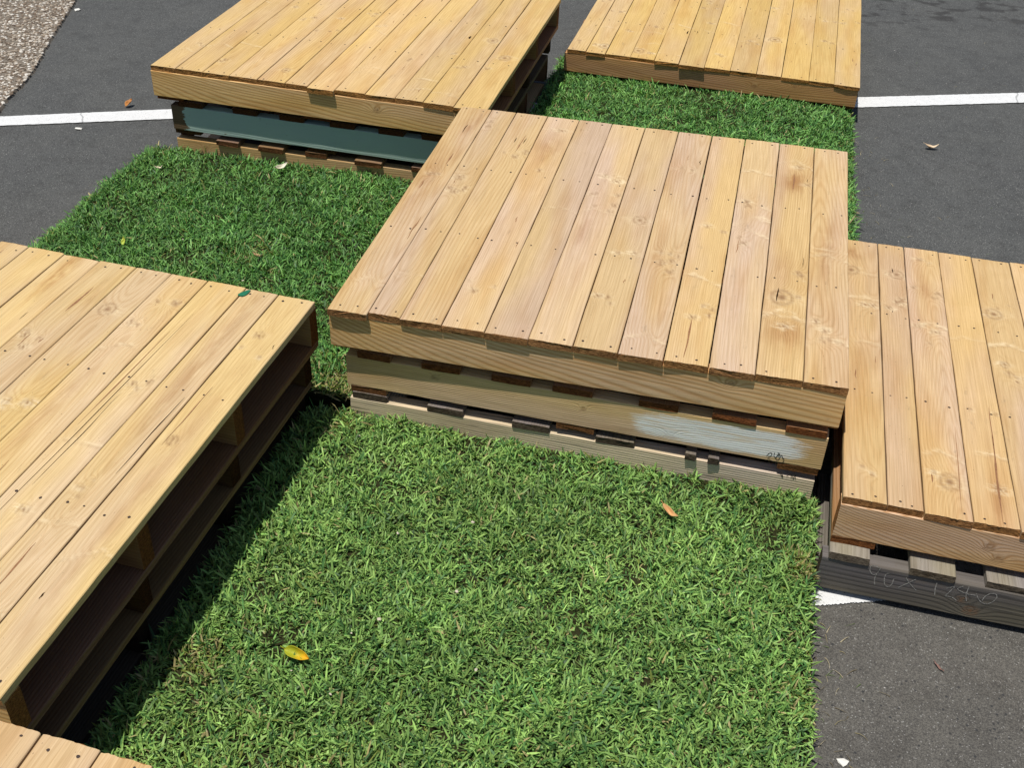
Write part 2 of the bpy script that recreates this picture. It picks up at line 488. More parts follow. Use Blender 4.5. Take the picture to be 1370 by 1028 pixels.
sC = (0, 0, 0, .372, .0065, .0175, 0)
sB = (-1.1026, 1.2284, -.0065, .372, -.0076, .0008, 0)
sD = (.1026, 2.3781, -.018, .167, -.0126, .008, .060)
sA = (-1.2456, -1.1061, -.0408, .372, -.0006, .0017, 0)
sE = (1.1766, -.2006, -.0142, .25, .0005, -.0236, 0)
sF = (-.117, -2.357, -.028, .372, 0, 0, 0)

chalk = NT('chalk', .95, .05)
_tc = chalk.n('ShaderNodeTexCoord').outputs['Object']
chalk.base(chalk.mix(chalk.rng(chalk.noise(_tc, 700, 2, .6), .42, .6), (0.48, 0.45, 0.40), (0.17, 0.16, 0.14)))
M_CHALK = chalk.mat
M_INK = plain('marker_ink', (0.02, 0.02, 0.022), .5, .3)
M_GRNSTK = plain('green_paint_dab', (0.015, 0.15, 0.07), .4, .5)

CH = [[(0.0864, 0.1059), (0.095, 0.1095), (0.1064, 0.1045)], [(0.0864, 0.1059), (0.0881, 0.0929), (0.0958, 0.0843), (0.1026, 0.0898), (0.1064, 0.1034)], [(0.107, 0.1036), (0.1028, 0.0888), (0.1017, 0.0732), (0.1053, 0.0571)], [(0.1272, 0.0971), (0.1203, 0.0924), (0.12, 0.0787), (0.1247, 0.063), (0.1325, 0.0591), (0.1373, 0.0685), (0.1376, 0.0839)], [(0.1598, 0.094), (0.1728, 0.0776), (0.1868, 0.0647)], [(0.1789, 0.0947), (0.1657, 0.0788), (0.1513, 0.0624)], [(0.22, 0.097), (0.2208, 0.0803), (0.2242, 0.0625)], [(0.2406, 0.0863), (0.2539, 0.0955), (0.2512, 0.0845), (0.2437, 0.0657)], [(0.2437, 0.0657), (0.2572, 0.0658), (0.268, 0.0588)], [(0.27, 0.102), (0.2618, 0.0911), (0.2816, 0.0836), (0.2993, 0.084)], [(0.2807, 0.1036), (0.2814, 0.0801), (0.2866, 0.0629)], [(0.299, 0.089), (0.3074, 0.0745), (0.3196, 0.0664), (0.3315, 0.0718), (0.3381, 0.0875), (0.3341, 0.0981), (0.3245, 0.0968), (0.3165, 0.0859), (0.3144, 0.0733)]]
M1 = [[(1.0024, 0.1554), (1.006, 0.1627), (1.0104, 0.1658), (1.0129, 0.16), (1.0062, 0.152)], [(1.0181, 0.1676), (1.0179, 0.159), (1.0229, 0.1537)], [(1.0278, 0.1677), (1.0229, 0.1537), (1.0292, 0.1498), (1.0331, 0.1647), (1.0376, 0.1572), (1.0414, 0.1538)], [(1.0042, 0.1494), (1.0103, 0.1465), (1.0226, 0.1408), (1.0372, 0.1409), (1.0418, 0.1517)], [(1.0243, 0.1691), (1.0297, 0.166), (1.0276, 0.1591)]]
M2 = [[(1.0264, 0.1125), (1.0333, 0.1098), (1.041, 0.1029)], [(1.0361, 0.1127), (1.041, 0.1029)], [(1.0484, 0.1069), (1.0524, 0.1122)], [(1.0585, 0.105), (1.0578, 0.1136), (1.062, 0.108), (1.0635, 0.104), (1.0667, 0.1135), (1.0684, 0.1041)]]

eC = E_([0, .097, .174, .273, .372, .473, .573, .673, .773, .871, .970, 1.070, 1.165])
eB = E_([0, .093, .191, .286, .386, .484, .563, .658, .761, .862, .958, 1.06, 1.170])
eD = E_([.010, .088, .168, .269, .367, .465, .566, .668, .771, .868, .973, 1.07, 1.168])
eE = E_([0, .089, .161, .254, .343, .443, .543, .643, .743, .843, .943, 1.045, 1.165])
eA = E_([0, .105, .212, .316, .398, .5, .598, .698, .791, .888, .987, 1.071, 1.165])
eF = E_([0, .096, .193, .278, .375, .475, .575, .675, .775, .875, .975, 1.07, 1.165])

# centre platform
pallet('new pine pallet on top of the centre stack, beside the low right stack', sC, 2, 3, eC,
       [.009, .0008, .004, .004, .005, .004, .004, .005, .003, .0045, .0012, .001], C_TOP, STR, whorls={10: [(1.06, .05, .5, .9, .9, .006), (.27, .045, .9, .8, 1, .008)], 9: [(.97, .03, .4, .3, .9, .006), (.70, .06, .9, .4, 1, .011), (.64, .02, .8, .6, .8, .008)], 11: [(.55, .04, .4, .5, .8, .005), (.19, .05, .9, .8, 1, .007)], 8: [(.37, .03, .2, .6, 1, .006)], 5: [(.84, .05, .3, .3, .8, .005)], 6: [(.43, .05, .2, .3, .8, .005)], 7: [(.09, .05, .5, .6, .7, .006)], 3: [(1.09, .05, .2, .3, .6, .005)]}, stains={10: [(.93, .05, .07, .035, .9), (.17, .05, .06, .05, .7), (.45, .04, .1, .03, .4)], 11: [(.55, .04, .2, .03, .5)], 0: [(1.05, .06, .1, .02, .6), (.7, .03, .2, .03, .5)], 3: [(.95, .05, .12, .04, .5)], 5: [(.5, .03, .1, .02, .5)]},
       knots={1: [(.62, .03, .006, .6)], 3: [(1.08, .06, .006, .9)], 5: [(.82, .035, .005, 1), (.8, .07, .006, 1)], 6: [(.42, .03, .004, 1), (.43, .07, .004, 1)], 9: [(.78, .03, .004, 1)],
              10: [(.32, .04, .014, .3), (.2, .05, .006, 1), (1.02, .06, .006, .6)], 11: [(.21, .04, .005, 1), (.17, .07, .004, 1), (.24, .02, .004, 1)]},
       streaks={0: [(.78, .06, .07, .0018, 4), (.62, .03, .05, .002, 4), (.35, .08, .12, .0015, 4), (.99, .05, .06, .0014, 3)], 2: [(.9, .06, .12, .0016, 4)], 8: [(.02, .04, .16, .0022, 4)], 10: [(.86, .045, .12, .0022, 4), (.30, .03, .06, .0022, 3)], 9: [(.5, .02, .08, .001, 4)]})
def ink1(o, warp, z0):
    strokes('marker_scrawl', o, M1, -.0006, .0008, M_INK, warp, z0)
pallet('middle pallet of the centre stack with a white paint patch on its front', sC, 1, 3,
       [(.03, .115), (.19, .285), (.36, .455), (.505, .60), (.702, .795), (.868, .966), (1.03, 1.118)],
       [.004, .003, .003, .002, .001, .002, .002], alb(175, 130, 95), alb(226, 194, 150, .98), contrast=.4, dx=.028, dy=.018, dr=-.013, W=1.124, D=1.14, smat=M_WHITE, hires=False,
       front_ring=('straight', 170), sub=ink1, bottoms=((0.01, .10), (.52, .61), (1.03, 1.12)), bb_in=.001, bcolor=alb(170, 140, 108, .65))
def ink2(o, warp, z0):
    strokes('marker_scrawl', o, M2, -.0006, .0009, M_INK, warp, z0)
pallet('grey weathered pallet at the bottom of the centre stack, behind the front lawn', sC, 0, 3,
       [(.005, .096), (.196, .288), (.407, .50), (.607, .70), (.815, .843), (.868, .896), (1.0, 1.09)],
       [-.002, .001, .002, .001, .006, .006, -.05], alb(138, 128, 115), alb(226, 208, 188, .95), contrast=.45, new=False, dx=.035, dy=.014, dr=-.008, W=1.111, D=1.15, hires=False,
       front_ring=('straight', 150), sub=ink2)
# back left platform
pallet('new pine pallet topping the back left stack, above the green painted beam', sB, 2, 3, eB,
       [-.003, -.003, -.002, -.003, -.003, -.003, .009, -.003, -.002, -.003, .003, .009], B_TOP, STR_B, contrast=.35, bottoms=((0, .095), (.535, .63), (1.07, 1.165)), bcolor=alb(170, 120, 85, .7),
       front_ring=('diag', 110, .22), streaks={9: [(.6, .08, .03, .004, 3)]})
pallet('pallet with a peeling green painted front beam in the back left stack', sB, 1, 3,
       [(.03, .12), (.23, .32), (.40, .49), (.58, .67), (.75, .84), (.90, .98), (.995, 1.088)],
       [.001] * 7, alb(120, 90, 66), alb(120, 98, 68), contrast=.5, dx=.044, dy=.022, W=1.09, D=1.12, smat=M_GREEN, hires=False, front_ring=('straight', 120), bb_in=.01)
pallet('brown weathered pallet at the bottom of the back left stack', sB, 0, 3,
       [(.0, .05), (.155, .24), (.312, .405), (.48, .56), (.662, .76), (.86, .95), (.985, 1.08)],
       [-.03, .011, .012, .001, .013, .005, .005], alb(150, 122, 95), alb(205, 172, 128, .9), contrast=.4, new=True, dx=.046, dy=.026, W=1.08, D=1.11, hires=False, front_ring=('straight', 120), bb_in=.02)
# back right platform
pallet('single new pine pallet lying low behind the far lawn', sD, 0, 1, eD,
       [.001, .004, -.002, -.003, .004, .009, .002, .001, .001, .001, .001, .004], D_TOP, STR_D, contrast=.35, front_ring=('diag', 120, .15),
       knots={1: [(.09, .06, .012, 1)], 3: [(.08, .02, .012, .6), (.07, .07, .006, 1)]}, streaks={4: [(.35, .085, .04, .003, 3)]})
# left platform
pallet('new pine pallet on top of the left stack, its open side facing the front lawn', sA, 2, 3, eA, None, A_TOP, STR_B, contrast=.4, bcolor=alb(160, 120, 88, .6), stains={5: [(1.1, .04, .12, .02, .9)], 10: [(.9, .04, .4, .02, .5)], 11: [(.5, .05, .5, .02, .4)], 8: [(.6, .03, .3, .02, .4)]},  # bottom board colour darkened to paint shade into the open side
       streaks={6: [(.95, .05, .11, .003, 4), (.80, .03, .05, .0015, 4)], 3: [(1.02, .03, .12, .0025, 4)], 9: [(.28, .02, .75, .0009, 3), (.42, .035, .30, .0008, 3), (.60, .015, .35, .0016, 4)], 10: [(.18, .03, .12, .0018, 4), (.5, .065, .25, .0012, 3)], 4: [(.62, .045, .09, .002, 4)], 11: [(.6, .02, .2, .0012, 4)]},
       knots={8: [(.32, .05, .007, 1), (.3, .08, .005, 1)], 9: [(.36, .06, .006, .8)], 11: [(1.0, .03, .006, .2), (.62, .03, .006, .2)], 7: [(.62, .03, .005, 1), (.63, .07, .006, .9)]})
pallet('middle pallet of the left stack, a narrow shaded opening along its side', sA, 1, 3,
       [(0, .095), (.19, .285), (.38, .475), (.57, .665), (.76, .855), (.90, .98), (1.045, 1.14)], None, alb(165, 135, 98), alb(150, 120, 86), dx=0, dy=.0, W=1.14, D=1.16, hires=False,
       bottoms=((0, .095), (.52, .61), (1.045, 1.14)), bb_in=.005)
pallet('dark weathered pallet at the bottom of the left stack', sA, 0, 3,
       [(0, .095), (.19, .285), (.38, .475), (.57, .665), (.76, .855), (1.02, 1.115)], None, alb(110, 95, 80), alb(105, 92, 76), new=False, dx=0, dy=.0, W=1.115, D=1.15, hires=False,
       bottoms=((0, .095), (.52, .61), (1.02, 1.115)), bb_in=.005)
# right platform
pallet('new pine pallet on top of the low right stack, on a dark grey one', sE, 1, 2, eE,
       [-.003, -.004, .001, -.002, .002, 0, 0, 0, 0, 0, 0, 0], E_TOP, STR_E, contrast=.35, whorls={0: [(.84, .05, .2, .3, 1, .008), (.62, .05, .3, .2, .7, .005)], 1: [(.84, .03, .7, .5, 1, .006)], 2: [(.76, .05, .5, .4, 1, .007), (.22, .04, .6, .6, .8, .006)], 3: [(.24, .05, .3, .3, .7, .006)], 4: [(.72, .04, .5, .4, 1, .008)]}, stains={0: [(1.08, .02, .03, .03, .9)], 3: [(.05, .05, .2, .012, .6)], 2: [(.93, .035, .05, .02, .5)]}, front_ring=('diag', 160, .32),
       bottoms=((0, .089), (.535, .63), (1.07, 1.165)), bb_in=.001, bcolor=alb(180, 140, 100, .7),
       knots={0: [(.98, .015, .011, .4), (.80, .05, .006, 1), (.8, .07, .005, 1)], 1: [(.8, .02, .005, 1), (.84, .05, .005, 1)], 2: [(.74, .02, .005, 1), (.72, .06, .006, 1), (.14, .02, .004, 1)], 3: [(.12, .06, .006, .8)], 4: [(.62, .03, .006, 1)]},
       streaks={3: [(.01, .055, .30, .0022, 4), (.22, .06, .2, .0016, 4)], 2: [(.02, .07, .3, .0008, 4)]})
def chk(o, warp, z0):
    strokes('chalk_writing', o, [[(a + .012, b) for a, b in l] for l in CH], -.0006, .0010, M_CHALK, warp, z0)
pallet('dark grey weathered pallet with chalked numbers, beneath a new pine one', sE, 0, 2,
       [(.012, .095), (.172, .265), (.322, .415), (.50, .59), (.68, .77), (.86, .95), (1.07, 1.165)],
       [.001, .002, -.004, .002, .0, .0, .0], alb(156, 149, 137), GREYE, contrast=.7, new=False, dx=-.012, dy=-.030, W=1.17, D=1.19, hires=False, front_ring=('straight', 75), bb_in=.03, sub=chk)
# the corner of the platform nearest the viewer
pallet('new pine pallet at the nearest corner, only three board ends showing', sF, 2, 3, eF, None, F_TOP, STR, contrast=.4, backover=[.0, .0, -.003, -.010] + [0] * 8,
       knots={1: [(1.06, .04, .004, .8)], 2: [(1.1, .05, .004, .9)]})
for lv, txt in ((1, 'middle pallet of the nearest corner stack, under the new pine one'), (0, 'bottom pallet of the nearest corner stack')):
    pallet(txt, sF, lv, 3, [(.02, .11), (.22, .31), (.42, .51), (.62, .71), (.82, .91), (1.04, 1.13)], None, DARK, DARK, dx=.01, dy=.01, W=1.14, D=1.14, hires=False, new=False)

# green dab on the left platform
def disc(name, x, y, z, rx, ry, a, mat, th=.0008, jitr=.15):
    n = 14; V = []; 
    for zz in (0, th):
        for k in range(n):
            t = 2 * math.pi * k / n; r = 1 + jitr * math.sin(3 * t + 1)
            u, v = rx * r * math.cos(t), ry * r * math.sin(t)
            V.append((u * math.cos(a) - v * math.sin(a), u * math.sin(a) + v * math.cos(a), zz))
    Fc = [tuple(range(n, 2 * n))] + [(k, (k + 1) % n, n + (k + 1) % n, n + k) for k in range(n)]
    return link(name, mesh_from(name, V, Fc, [mat]), None, (x, y, z))
_c, _s = math.cos(sA[2]), math.sin(sA[2])
gx, gy = .995, 1.142
tag(disc('green_sticker', sA[0] + gx * _c - gy * _s, sA[1] + gx * _s + gy * _c, .3745, .017, .008, 1.1, M_GRNSTK),
    'small bright green sticker near the far edge of the left platform', 'sticker')

# ------------------------------------------------------------------ ground
g = NT('asphalt', .88, .25)
tc = g.n('ShaderNodeTexCoord').outputs['Object']
n1 = g.noise(tc, 620, 3, .7); n2 = g.noise(tc, 1.1, 4, .6); n3 = g.noise(tc, 14, 6, .72)
vc = g.voro(tc, 520, out='Color'); vd = g.voro(tc, 520); vb = g.voro(tc, 230)
sy = g.n('ShaderNodeSeparateXYZ'); g.put(sy.inputs[0], tc)
c = g.mix(g.rng(sy.outputs[1], -.3, 1.2), (0.097, 0.092, 0.082), (0.080, 0.082, 0.080))
c = g.mix(1.0, c, g.mix(n2, (.86, .86, .87), (1.1, 1.1, 1.09)), 'MULTIPLY')
big = g.noise(tc, 3.5, 6, .72)
c = g.mix(1.0, c, g.mix(g.rng(big, .32, .68), (.92, .92, .93), (1.08, 1.07, 1.06)), 'MULTIPLY')
c = g.mix(g.rng(n3, .34, .52), g.mix(1.0, c, (.88, .87, .86), 'MULTIPLY'), c)
sepc = g.n('ShaderNodeSeparateColor'); g.put(sepc.inputs[0], vc)
c = g.mix(1.0, c, g.mix(g.rng(sepc.outputs[0], .0, 1.0), (.66, .66, .67), (1.36, 1.35, 1.32)), 'MULTIPLY')
c = g.mix(g.math('MULTIPLY', g.rng(sepc.outputs[1], .975, .985), .6), c, (.34, .33, .31))
c = g.mix(g.rng(g.noise(tc, 75, 3, .6), .66, .72, 0, .7), c, (.03, .03, .03))
vs = g.voro(tc, 120, out='Color'); vsd = g.voro(tc, 120)
ss = g.n('ShaderNodeSeparateColor'); g.put(ss.inputs[0], vs)
c = g.mix(g.math('MULTIPLY', g.rng(ss.outputs[2], .972, .980), g.rng(vsd, .26, .10)), c, (.24, .24, .22))
c = g.mix(g.math('MULTIPLY', g.rng(ss.outputs[0], .94, .95), g.rng(vsd, .42, .25)), c, (.04, .04, .04))
# oily dark patches far to the right
sx = g.n('ShaderNodeSeparateXYZ'); g.put(sx.inputs[0], tc)
patch = g.noise(g.vmath('MULTIPLY', tc, (9, 13, 9)), 1.0, 3, .55)
reg = g.math('MULTIPLY', g.rng(g.math('SUBTRACT', sx.outputs[1], g.math('MULTIPLY', sx.outputs[0], .30)), 3.0, 3.35), g.rng(sx.outputs[0], 1.0, 1.35))
c = g.mix(g.math('MULTIPLY', g.rng(patch, .50, .62), g.math('MULTIPLY', reg, .62)), c, (.022, .020, .019))
g.base(c)
g.norm(g.bump(g.math('ADD', g.math('MULTIPLY', vb, -.6), n1), .0016, .6))
S_ = 60
tag(link('asphalt', mesh_from('asphalt', [(-S_, -S_, 0), (S_, -S_, 0), (S_, S_, 0), (-S_, S_, 0)], [(0, 1, 2, 3)], [g.mat])), kind='structure')

# exposed aggregate path at the far left
def ribbon_poly(pts):
    return pts
gp = NT('pebble_bed', .9, .15)
tc = gp.n('ShaderNodeTexCoord').outputs['Object']
gp.base(gp.mix(gp.noise(tc, 90, 4, .7), (.10, .08, .062), (.26, .225, .18)))
gp.norm(gp.bump(gp.noise(tc, 160, 3, .6), .004))
edge = [(-1.86, -4.0), (-2.3, -1.0), (-2.12, .7), (-1.915, 1.30), (-1.905, 1.426), (-1.952, 1.547), (-1.998, 1.772), (-2.078, 2.0), (-2.165, 2.219), (-2.352, 2.751), (-2.62, 3.5), (-3.4, 6.0)]
fine = []
for (a, b) in zip(edge[:-1], edge[1:]):
    n = max(2, int(math.hypot(b[0] - a[0], b[1] - a[1]) / .02))
    for k in range(n):
        t = k / n
        fine.append((a[0] + (b[0] - a[0]) * t + random.uniform(-.005, .005), a[1] + (b[1] - a[1]) * t))
fine.append(edge[-1])
V = []; Fc = []
for (x, y) in fine: V += [(x, y, 0.0), (x - .006, y, .010), (x - 8.0, y, .010)]
for i in range(len(fine) - 1):
    j = 3 * i
    Fc += [(j, j + 3, j + 4, j + 1), (j + 1, j + 4, j + 5, j + 2)]
tag(link('aggregate_path', mesh_from('aggregate_path', V, Fc, [gp.mat])), kind='structure')
# its pebbles
def pebble_cloud(pts, size, mat, name, zflat=.6):
    """pts (n,3); low polyhedral stones"""
    import bmesh
    bm = bmesh.new(); bmesh.ops.create_icosphere(bm, subdivisions=1, radius=1.0)
    bv = np.array([v.co[:] for v in bm.verts]); bf = np.array([[v.index for v in f.verts] for f in bm.faces]); bm.free()
    n = len(pts); rs = np.random.default_rng(5)
    sc = size * rs.uniform(.6, 1.35, (n, 1)); asp = rs.uniform(.65, 1.3, (n, 3)); asp[:, 2] *= zflat
    ang = rs.uniform(0, 6.28, n); ca, sa = np.cos(ang), np.sin(ang)
    v = bv[None] * (1 + rs.uniform(-.16, .16, (n, len(bv), 1))) * asp[:, None] * sc[:, None]
    x = v[..., 0] * ca[:, None] - v[..., 1] * sa[:, None]; y = v[..., 0] * sa[:, None] + v[..., 1] * ca[:, None]
    v = np.stack([x, y, v[..., 2]], -1) + pts[:, None]
    f = bf[None] + (np.arange(n) * len(bv))[:, None, None]
    me = mesh_np(name, v.reshape(-1, 3), f.reshape(-1, 3), [mat])
    fattr(me, 'tone', np.repeat(rs.random(n), len(bv)))
    return me
pm = NT('pebble_stone', .8, .25)
tn = pm.attr('tone')
cr = pm.n('ShaderNodeValToRGB'); pm.put(cr.inputs[0], tn)
els = cr.color_ramp.elements
els[0].color = (.10, .075, .055, 1); els[1].color = (.72, .68, .61, 1)
for p_, c_ in ((.3, (.20, .145, .10)), (.55, (.36, .30, .23)), (.78, (.48, .43, .36))):
    e = els.new(p_); e.color = (*c_, 1)
pm.base(cr.outputs[0])
ys = RNG.uniform(1.28, 4.4, 60000); ex = np.interp(ys, [p[1] for p in edge], [p[0] for p in edge])
xs = ex - .004 - RNG.uniform(0, 1.0, len(ys)) ** 1.2 * 1.7
pts = np.stack([xs, ys, np.full(len(xs), .0105)], -1)
keep = xs > -3.4 - 0 * ys
pts = pts[keep][:21000]
tag(link('pebbles', pebble_cloud(pts, .0062, pm.mat, 'pebbles')), 'small brown and cream pebbles set in the path surface', 'pebbles', kind='stuff')

# white bay lines
pw = NT('road_paint', .7, .3)
tc = pw.n('ShaderNodeTexCoord').outputs['Object']
c = pw.mix(pw.noise(tc, 30, 4, .6), (.60, .60, .59), (.74, .74, .73))
c = pw.mix(pw.rng(pw.noise(tc, 190, 4, .7), .60, .66, 0, .75), c, (.10, .10, .10))
crk = pw.voro(pw.vmath('ADD', tc, pw.vmath('MULTIPLY', pw.noise(tc, 7, 3, .6, out=1), (.05, .05, .05))), 1.7, 'DISTANCE_TO_EDGE')
c = pw.mix(pw.math('MULTIPLY', pw.rng(crk, .007, .002), .5), c, (.10, .10, .10))
pw.base(c)
pw.norm(pw.bump(pw.noise(tc, 260, 3, .6), .0015))
def road_line(low, high):
    V = []; Fc = []; n = 60
    def samp(poly, t):
        t *= len(poly) - 1; i = min(int(t), len(poly) - 2); f = t - i
        return [poly[i][k] + (poly[i + 1][k] - poly[i][k]) * f for k in (0, 1)]
    for i in range(n * 4):
        a = samp(low, i / (n * 4 - 1)); b = samp(high, i / (n * 4 - 1))
        V += [(a[0], a[1] + random.uniform(-.0018, .0018), .004), (b[0], b[1] + random.uniform(-.0018, .0018), .004)]
    for i in range(n * 4 - 1):
        j = 2 * i; Fc.append((j, j + 2, j + 3, j + 1))
    tag(link('road_marking', mesh_from('road_marking', V, Fc, [pw.mat])), kind='structure')
road_line([(-1.90, 1.338), (-1.277, 1.605), (1.309, 2.537), (1.966, 2.797), (4.2, 3.72)], [(-1.905, 1.430), (-1.315, 1.691), (1.31, 2.647), (1.98, 2.91), (4.2, 3.84)])
road_line([(.62, -.484), (1.179, -.270), (1.333, -.211), (4.2, .90)], [(.58, -.395), (1.139, -.170), (1.293, -.111), (4.16, 1.01)])

# grit on the asphalt
gm = NT('pale_grit', .9, .1); gm.base((.42, .40, .37))
n = 420
pts = np.stack([RNG.uniform(-2.2, 2.3, n), RNG.uniform(-1.0, 4.4, n), np.full(n, .0008)], -1)
tag(link('grit', pebble_cloud(pts, .0016, gm.mat, 'grit')), 'tiny pale grit scattered over the asphalt', 'grit', kind='stuff')

# ------------------------------------------------------------------ turf
soil = NT('soil', .95, .05)
tc = soil.n('ShaderNodeTexCoord').outputs['Object']
soil.base(soil.mix(soil.noise(tc, 60, 5, .7), (.012, .014, .006), (.050, .048, .020)))
soil.norm(soil.bump(soil.noise(tc, 120, 4, .7), .006))
gr = NT('grass_blade', .5, .28)
col = gr.attr('gcol', 0)
gr.base(col)
tr = gr.n('ShaderNodeBsdfTranslucent'); gr.put(tr.inputs[0], gr.mix(1.0, col, (1.1, 1.2, .5), 'MULTIPLY'))
mx = gr.n('ShaderNodeMixShader'); mx.inputs[0].default_value = .2
gr.t.links.new(gr.b.outputs[0], mx.inputs[1]); gr.t.links.new(tr.outputs[0], mx.inputs[2]); gr.t.links.new(mx.outputs[0], gr.out.inputs[0])

def turf(x0, x1, y0, y1, label, density, slab=.056, droop=(), dry=(), seed=1, skip=None, k=1.0, val=1.0, tint=(1, 1, 1)):
    rs = np.random.default_rng(seed)
    def height(x, y):
        h = slab + .004 * vnoise(x * 5, y * 5, seed + 40) + .002 * vnoise(x * 16, y * 16, seed + 41)
        for sd_ in droop:
            e = {'x0': x - x0, 'x1': x1 - x, 'y0': y - y0, 'y1': y1 - y}[sd_]
            h = h - .024 * np.exp(-np.maximum(e, 0) / .022)
        return h
    # soil slab with ragged sides
    n = 28
    gx, gy = np.meshgrid(np.linspace(x0, x1, n), np.linspace(y0, y1, n), indexing='ij')
    gx = gx + rs.uniform(-.005, .005, gx.shape); gy = gy + rs.uniform(-.005, .005, gy.shape)
    top_ = np.stack([gx, gy, height(gx, gy)], -1)
    V = top_.reshape(-1, 3).tolist(); ix = np.arange(n * n).reshape(n, n)
    Fc = [(int(ix[i, j]), int(ix[i + 1, j]), int(ix[i + 1, j + 1]), int(ix[i, j + 1])) for i in range(n - 1) for j in range(n - 1)]
    rim = [int(k) for k in list(ix[:, 0]) + list(ix[-1, 1:]) + list(ix[-2::-1, -1]) + list(ix[0, -2:0:-1])]
    b0 = len(V)
    for k in rim: V.append([V[k][0] + rs.uniform(-.003, .003), V[k][1] + rs.uniform(-.003, .003), .0045])
    m_ = len(rim)
    Fc += [(b0 + i, b0 + (i + 1) % m_, rim[(i + 1) % m_], rim[i]) for i in range(m_)]
    tag(link('turf_soil', mesh_from('turf_soil', V, Fc, [soil.mat])), kind='structure')
    A = (x1 - x0) * (y1 - y0); N = int(A * density)
    bx = rs.uniform(x0 - .004, x1 + .004, N); by = rs.uniform(y0 - .004, y1 + .004, N)
    # clumps: thin some, crowd others
    cl = vnoise(bx * 9, by * 9, seed) * .6 + vnoise(bx * 30, by * 30, seed + 2) * .7
    keep = rs.random(N) < np.clip(.80 + .42 * cl, .30, 1)
    if skip is not None: keep &= ~((bx > skip[0]) & (bx < skip[1]) & (by > skip[2]) & (by < skip[3]))
    bx, by, cl = bx[keep], by[keep], cl[keep]; N = len(bx)
    ed = np.minimum(np.minimum(bx - x0, x1 - bx), np.minimum(by - y0, y1 - by))
    L = rs.gamma(9, 1 / 9, N) * .0205 * k * (1 + .15 * cl)
    tilt = np.radians(rs.normal(56, 20, N)).clip(math.radians(6), math.radians(88))
    az = rs.uniform(0, 2 * np.pi, N)
    wd = rs.uniform(.0010, .0020, N) * (.8 + .4 * (L / .03).clip(.5, 1.3)) * k ** .5
    curl = rs.normal(.45, .6, N)
    d = np.stack([np.cos(az), np.sin(az)], -1)
    side = np.stack([-np.sin(az), np.cos(az)], -1)
    tw = rs.normal(0, .5, N)                                   # blades roll a little about their own length
    # a blade is three joints of two vertices and a tip
    S = np.array([0, .38, .74, 1.0]); Wf = np.array([.8, 1.0, .82, 0])
    V = np.zeros((N, 7, 3)); hz = height(bx, by) - .006 + rs.uniform(0, .012, N) * (1 + .6 * cl.clip(-1, 1))
    ang = tilt[:, None] + curl[:, None] * (S[None] - .3)        # from the vertical
    seg = np.diff(S)
    px = np.zeros((N, 4)); pz = np.zeros((N, 4))
    for i in range(3):
        a = (ang[:, i] + ang[:, i + 1]) / 2
        px[:, i + 1] = px[:, i] + L * seg[i] * np.sin(a); pz[:, i + 1] = pz[:, i] + L * seg[i] * np.cos(a)
    pz = np.maximum(pz, -.002)
    base = np.stack([bx, by], -1)
    for i in range(4):
        cxy = base + d * px[:, i, None]; z = hz + pz[:, i]
        hw = wd * Wf[i]
        off = side * (hw * np.cos(tw))[:, None]; oz = hw * np.sin(tw)
        if i < 3:
            V[:, 2 * i, :2] = cxy - off; V[:, 2 * i, 2] = z - oz
            V[:, 2 * i + 1, :2] = cxy + off; V[:, 2 * i + 1, 2] = z + oz
        else:
            V[:, 6, :2] = cxy; V[:, 6, 2] = z
    q = np.array([[0, 1, 3, 2], [2, 3, 5, 4], [4, 5, 6, 6]])
    # triangles keep the tip clean
    t = np.array([[0, 1, 3], [0, 3, 2], [2, 3, 5], [2, 5, 4], [4, 5, 6]])
    Fq = (t[None] + (np.arange(N) * 7)[:, None, None]).reshape(-1, 3)
    me = mesh_np('grass', V.reshape(-1, 3), Fq, [gr.mat])
    hue = rs.random(N); val = val * rs.normal(1, .30, N).clip(.4, 1.9) * (1 + .16 * vnoise(bx * 6, by * 6, seed + 31) + .10 * vnoise(bx * 17, by * 17, seed + 32))
    tone = .5 + .5 * vnoise(bx * 4.2, by * 4.2, seed + 5)
    a = np.array([.145, .300, .072]); b = np.array([.320, .470, .128]); cdeep = np.array([.070, .170, .045])
    c = a + (b - a) * (hue * .65 + tone * .35)[:, None]
    c = np.where((rs.random(N) < .25)[:, None], cdeep, c) * val[:, None] * np.array(tint)
    # straw: a little everywhere, more low down, at edges and in the worn spots
    pd = .035 + .10 * np.exp(-ed / .02)
    for (dxx, dyy, r, s_) in dry:
        wob = 1 + .4 * vnoise(bx * 22, by * 22, seed + 8)
        pd = pd + s_ * np.exp(-(((bx - dxx) ** 2 + (by - dyy) ** 2) / (r * wob) ** 2))
    st = rs.random(N) < pd
    straw = np.array([.42, .36, .16]) * rs.uniform(.6, 1.2, (N, 1))
    yel = np.array([.20, .24, .05]) * rs.uniform(.7, 1.2, (N, 1))
    c = np.where(st[:, None], np.where((rs.random(N) < .5)[:, None], straw, yel), c)
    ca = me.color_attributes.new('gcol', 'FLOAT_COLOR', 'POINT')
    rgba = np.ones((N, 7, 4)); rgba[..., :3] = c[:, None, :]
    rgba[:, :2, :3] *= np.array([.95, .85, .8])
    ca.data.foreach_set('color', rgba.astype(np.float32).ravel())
    tag(link('grass', me), label, 'grass', kind='stuff')

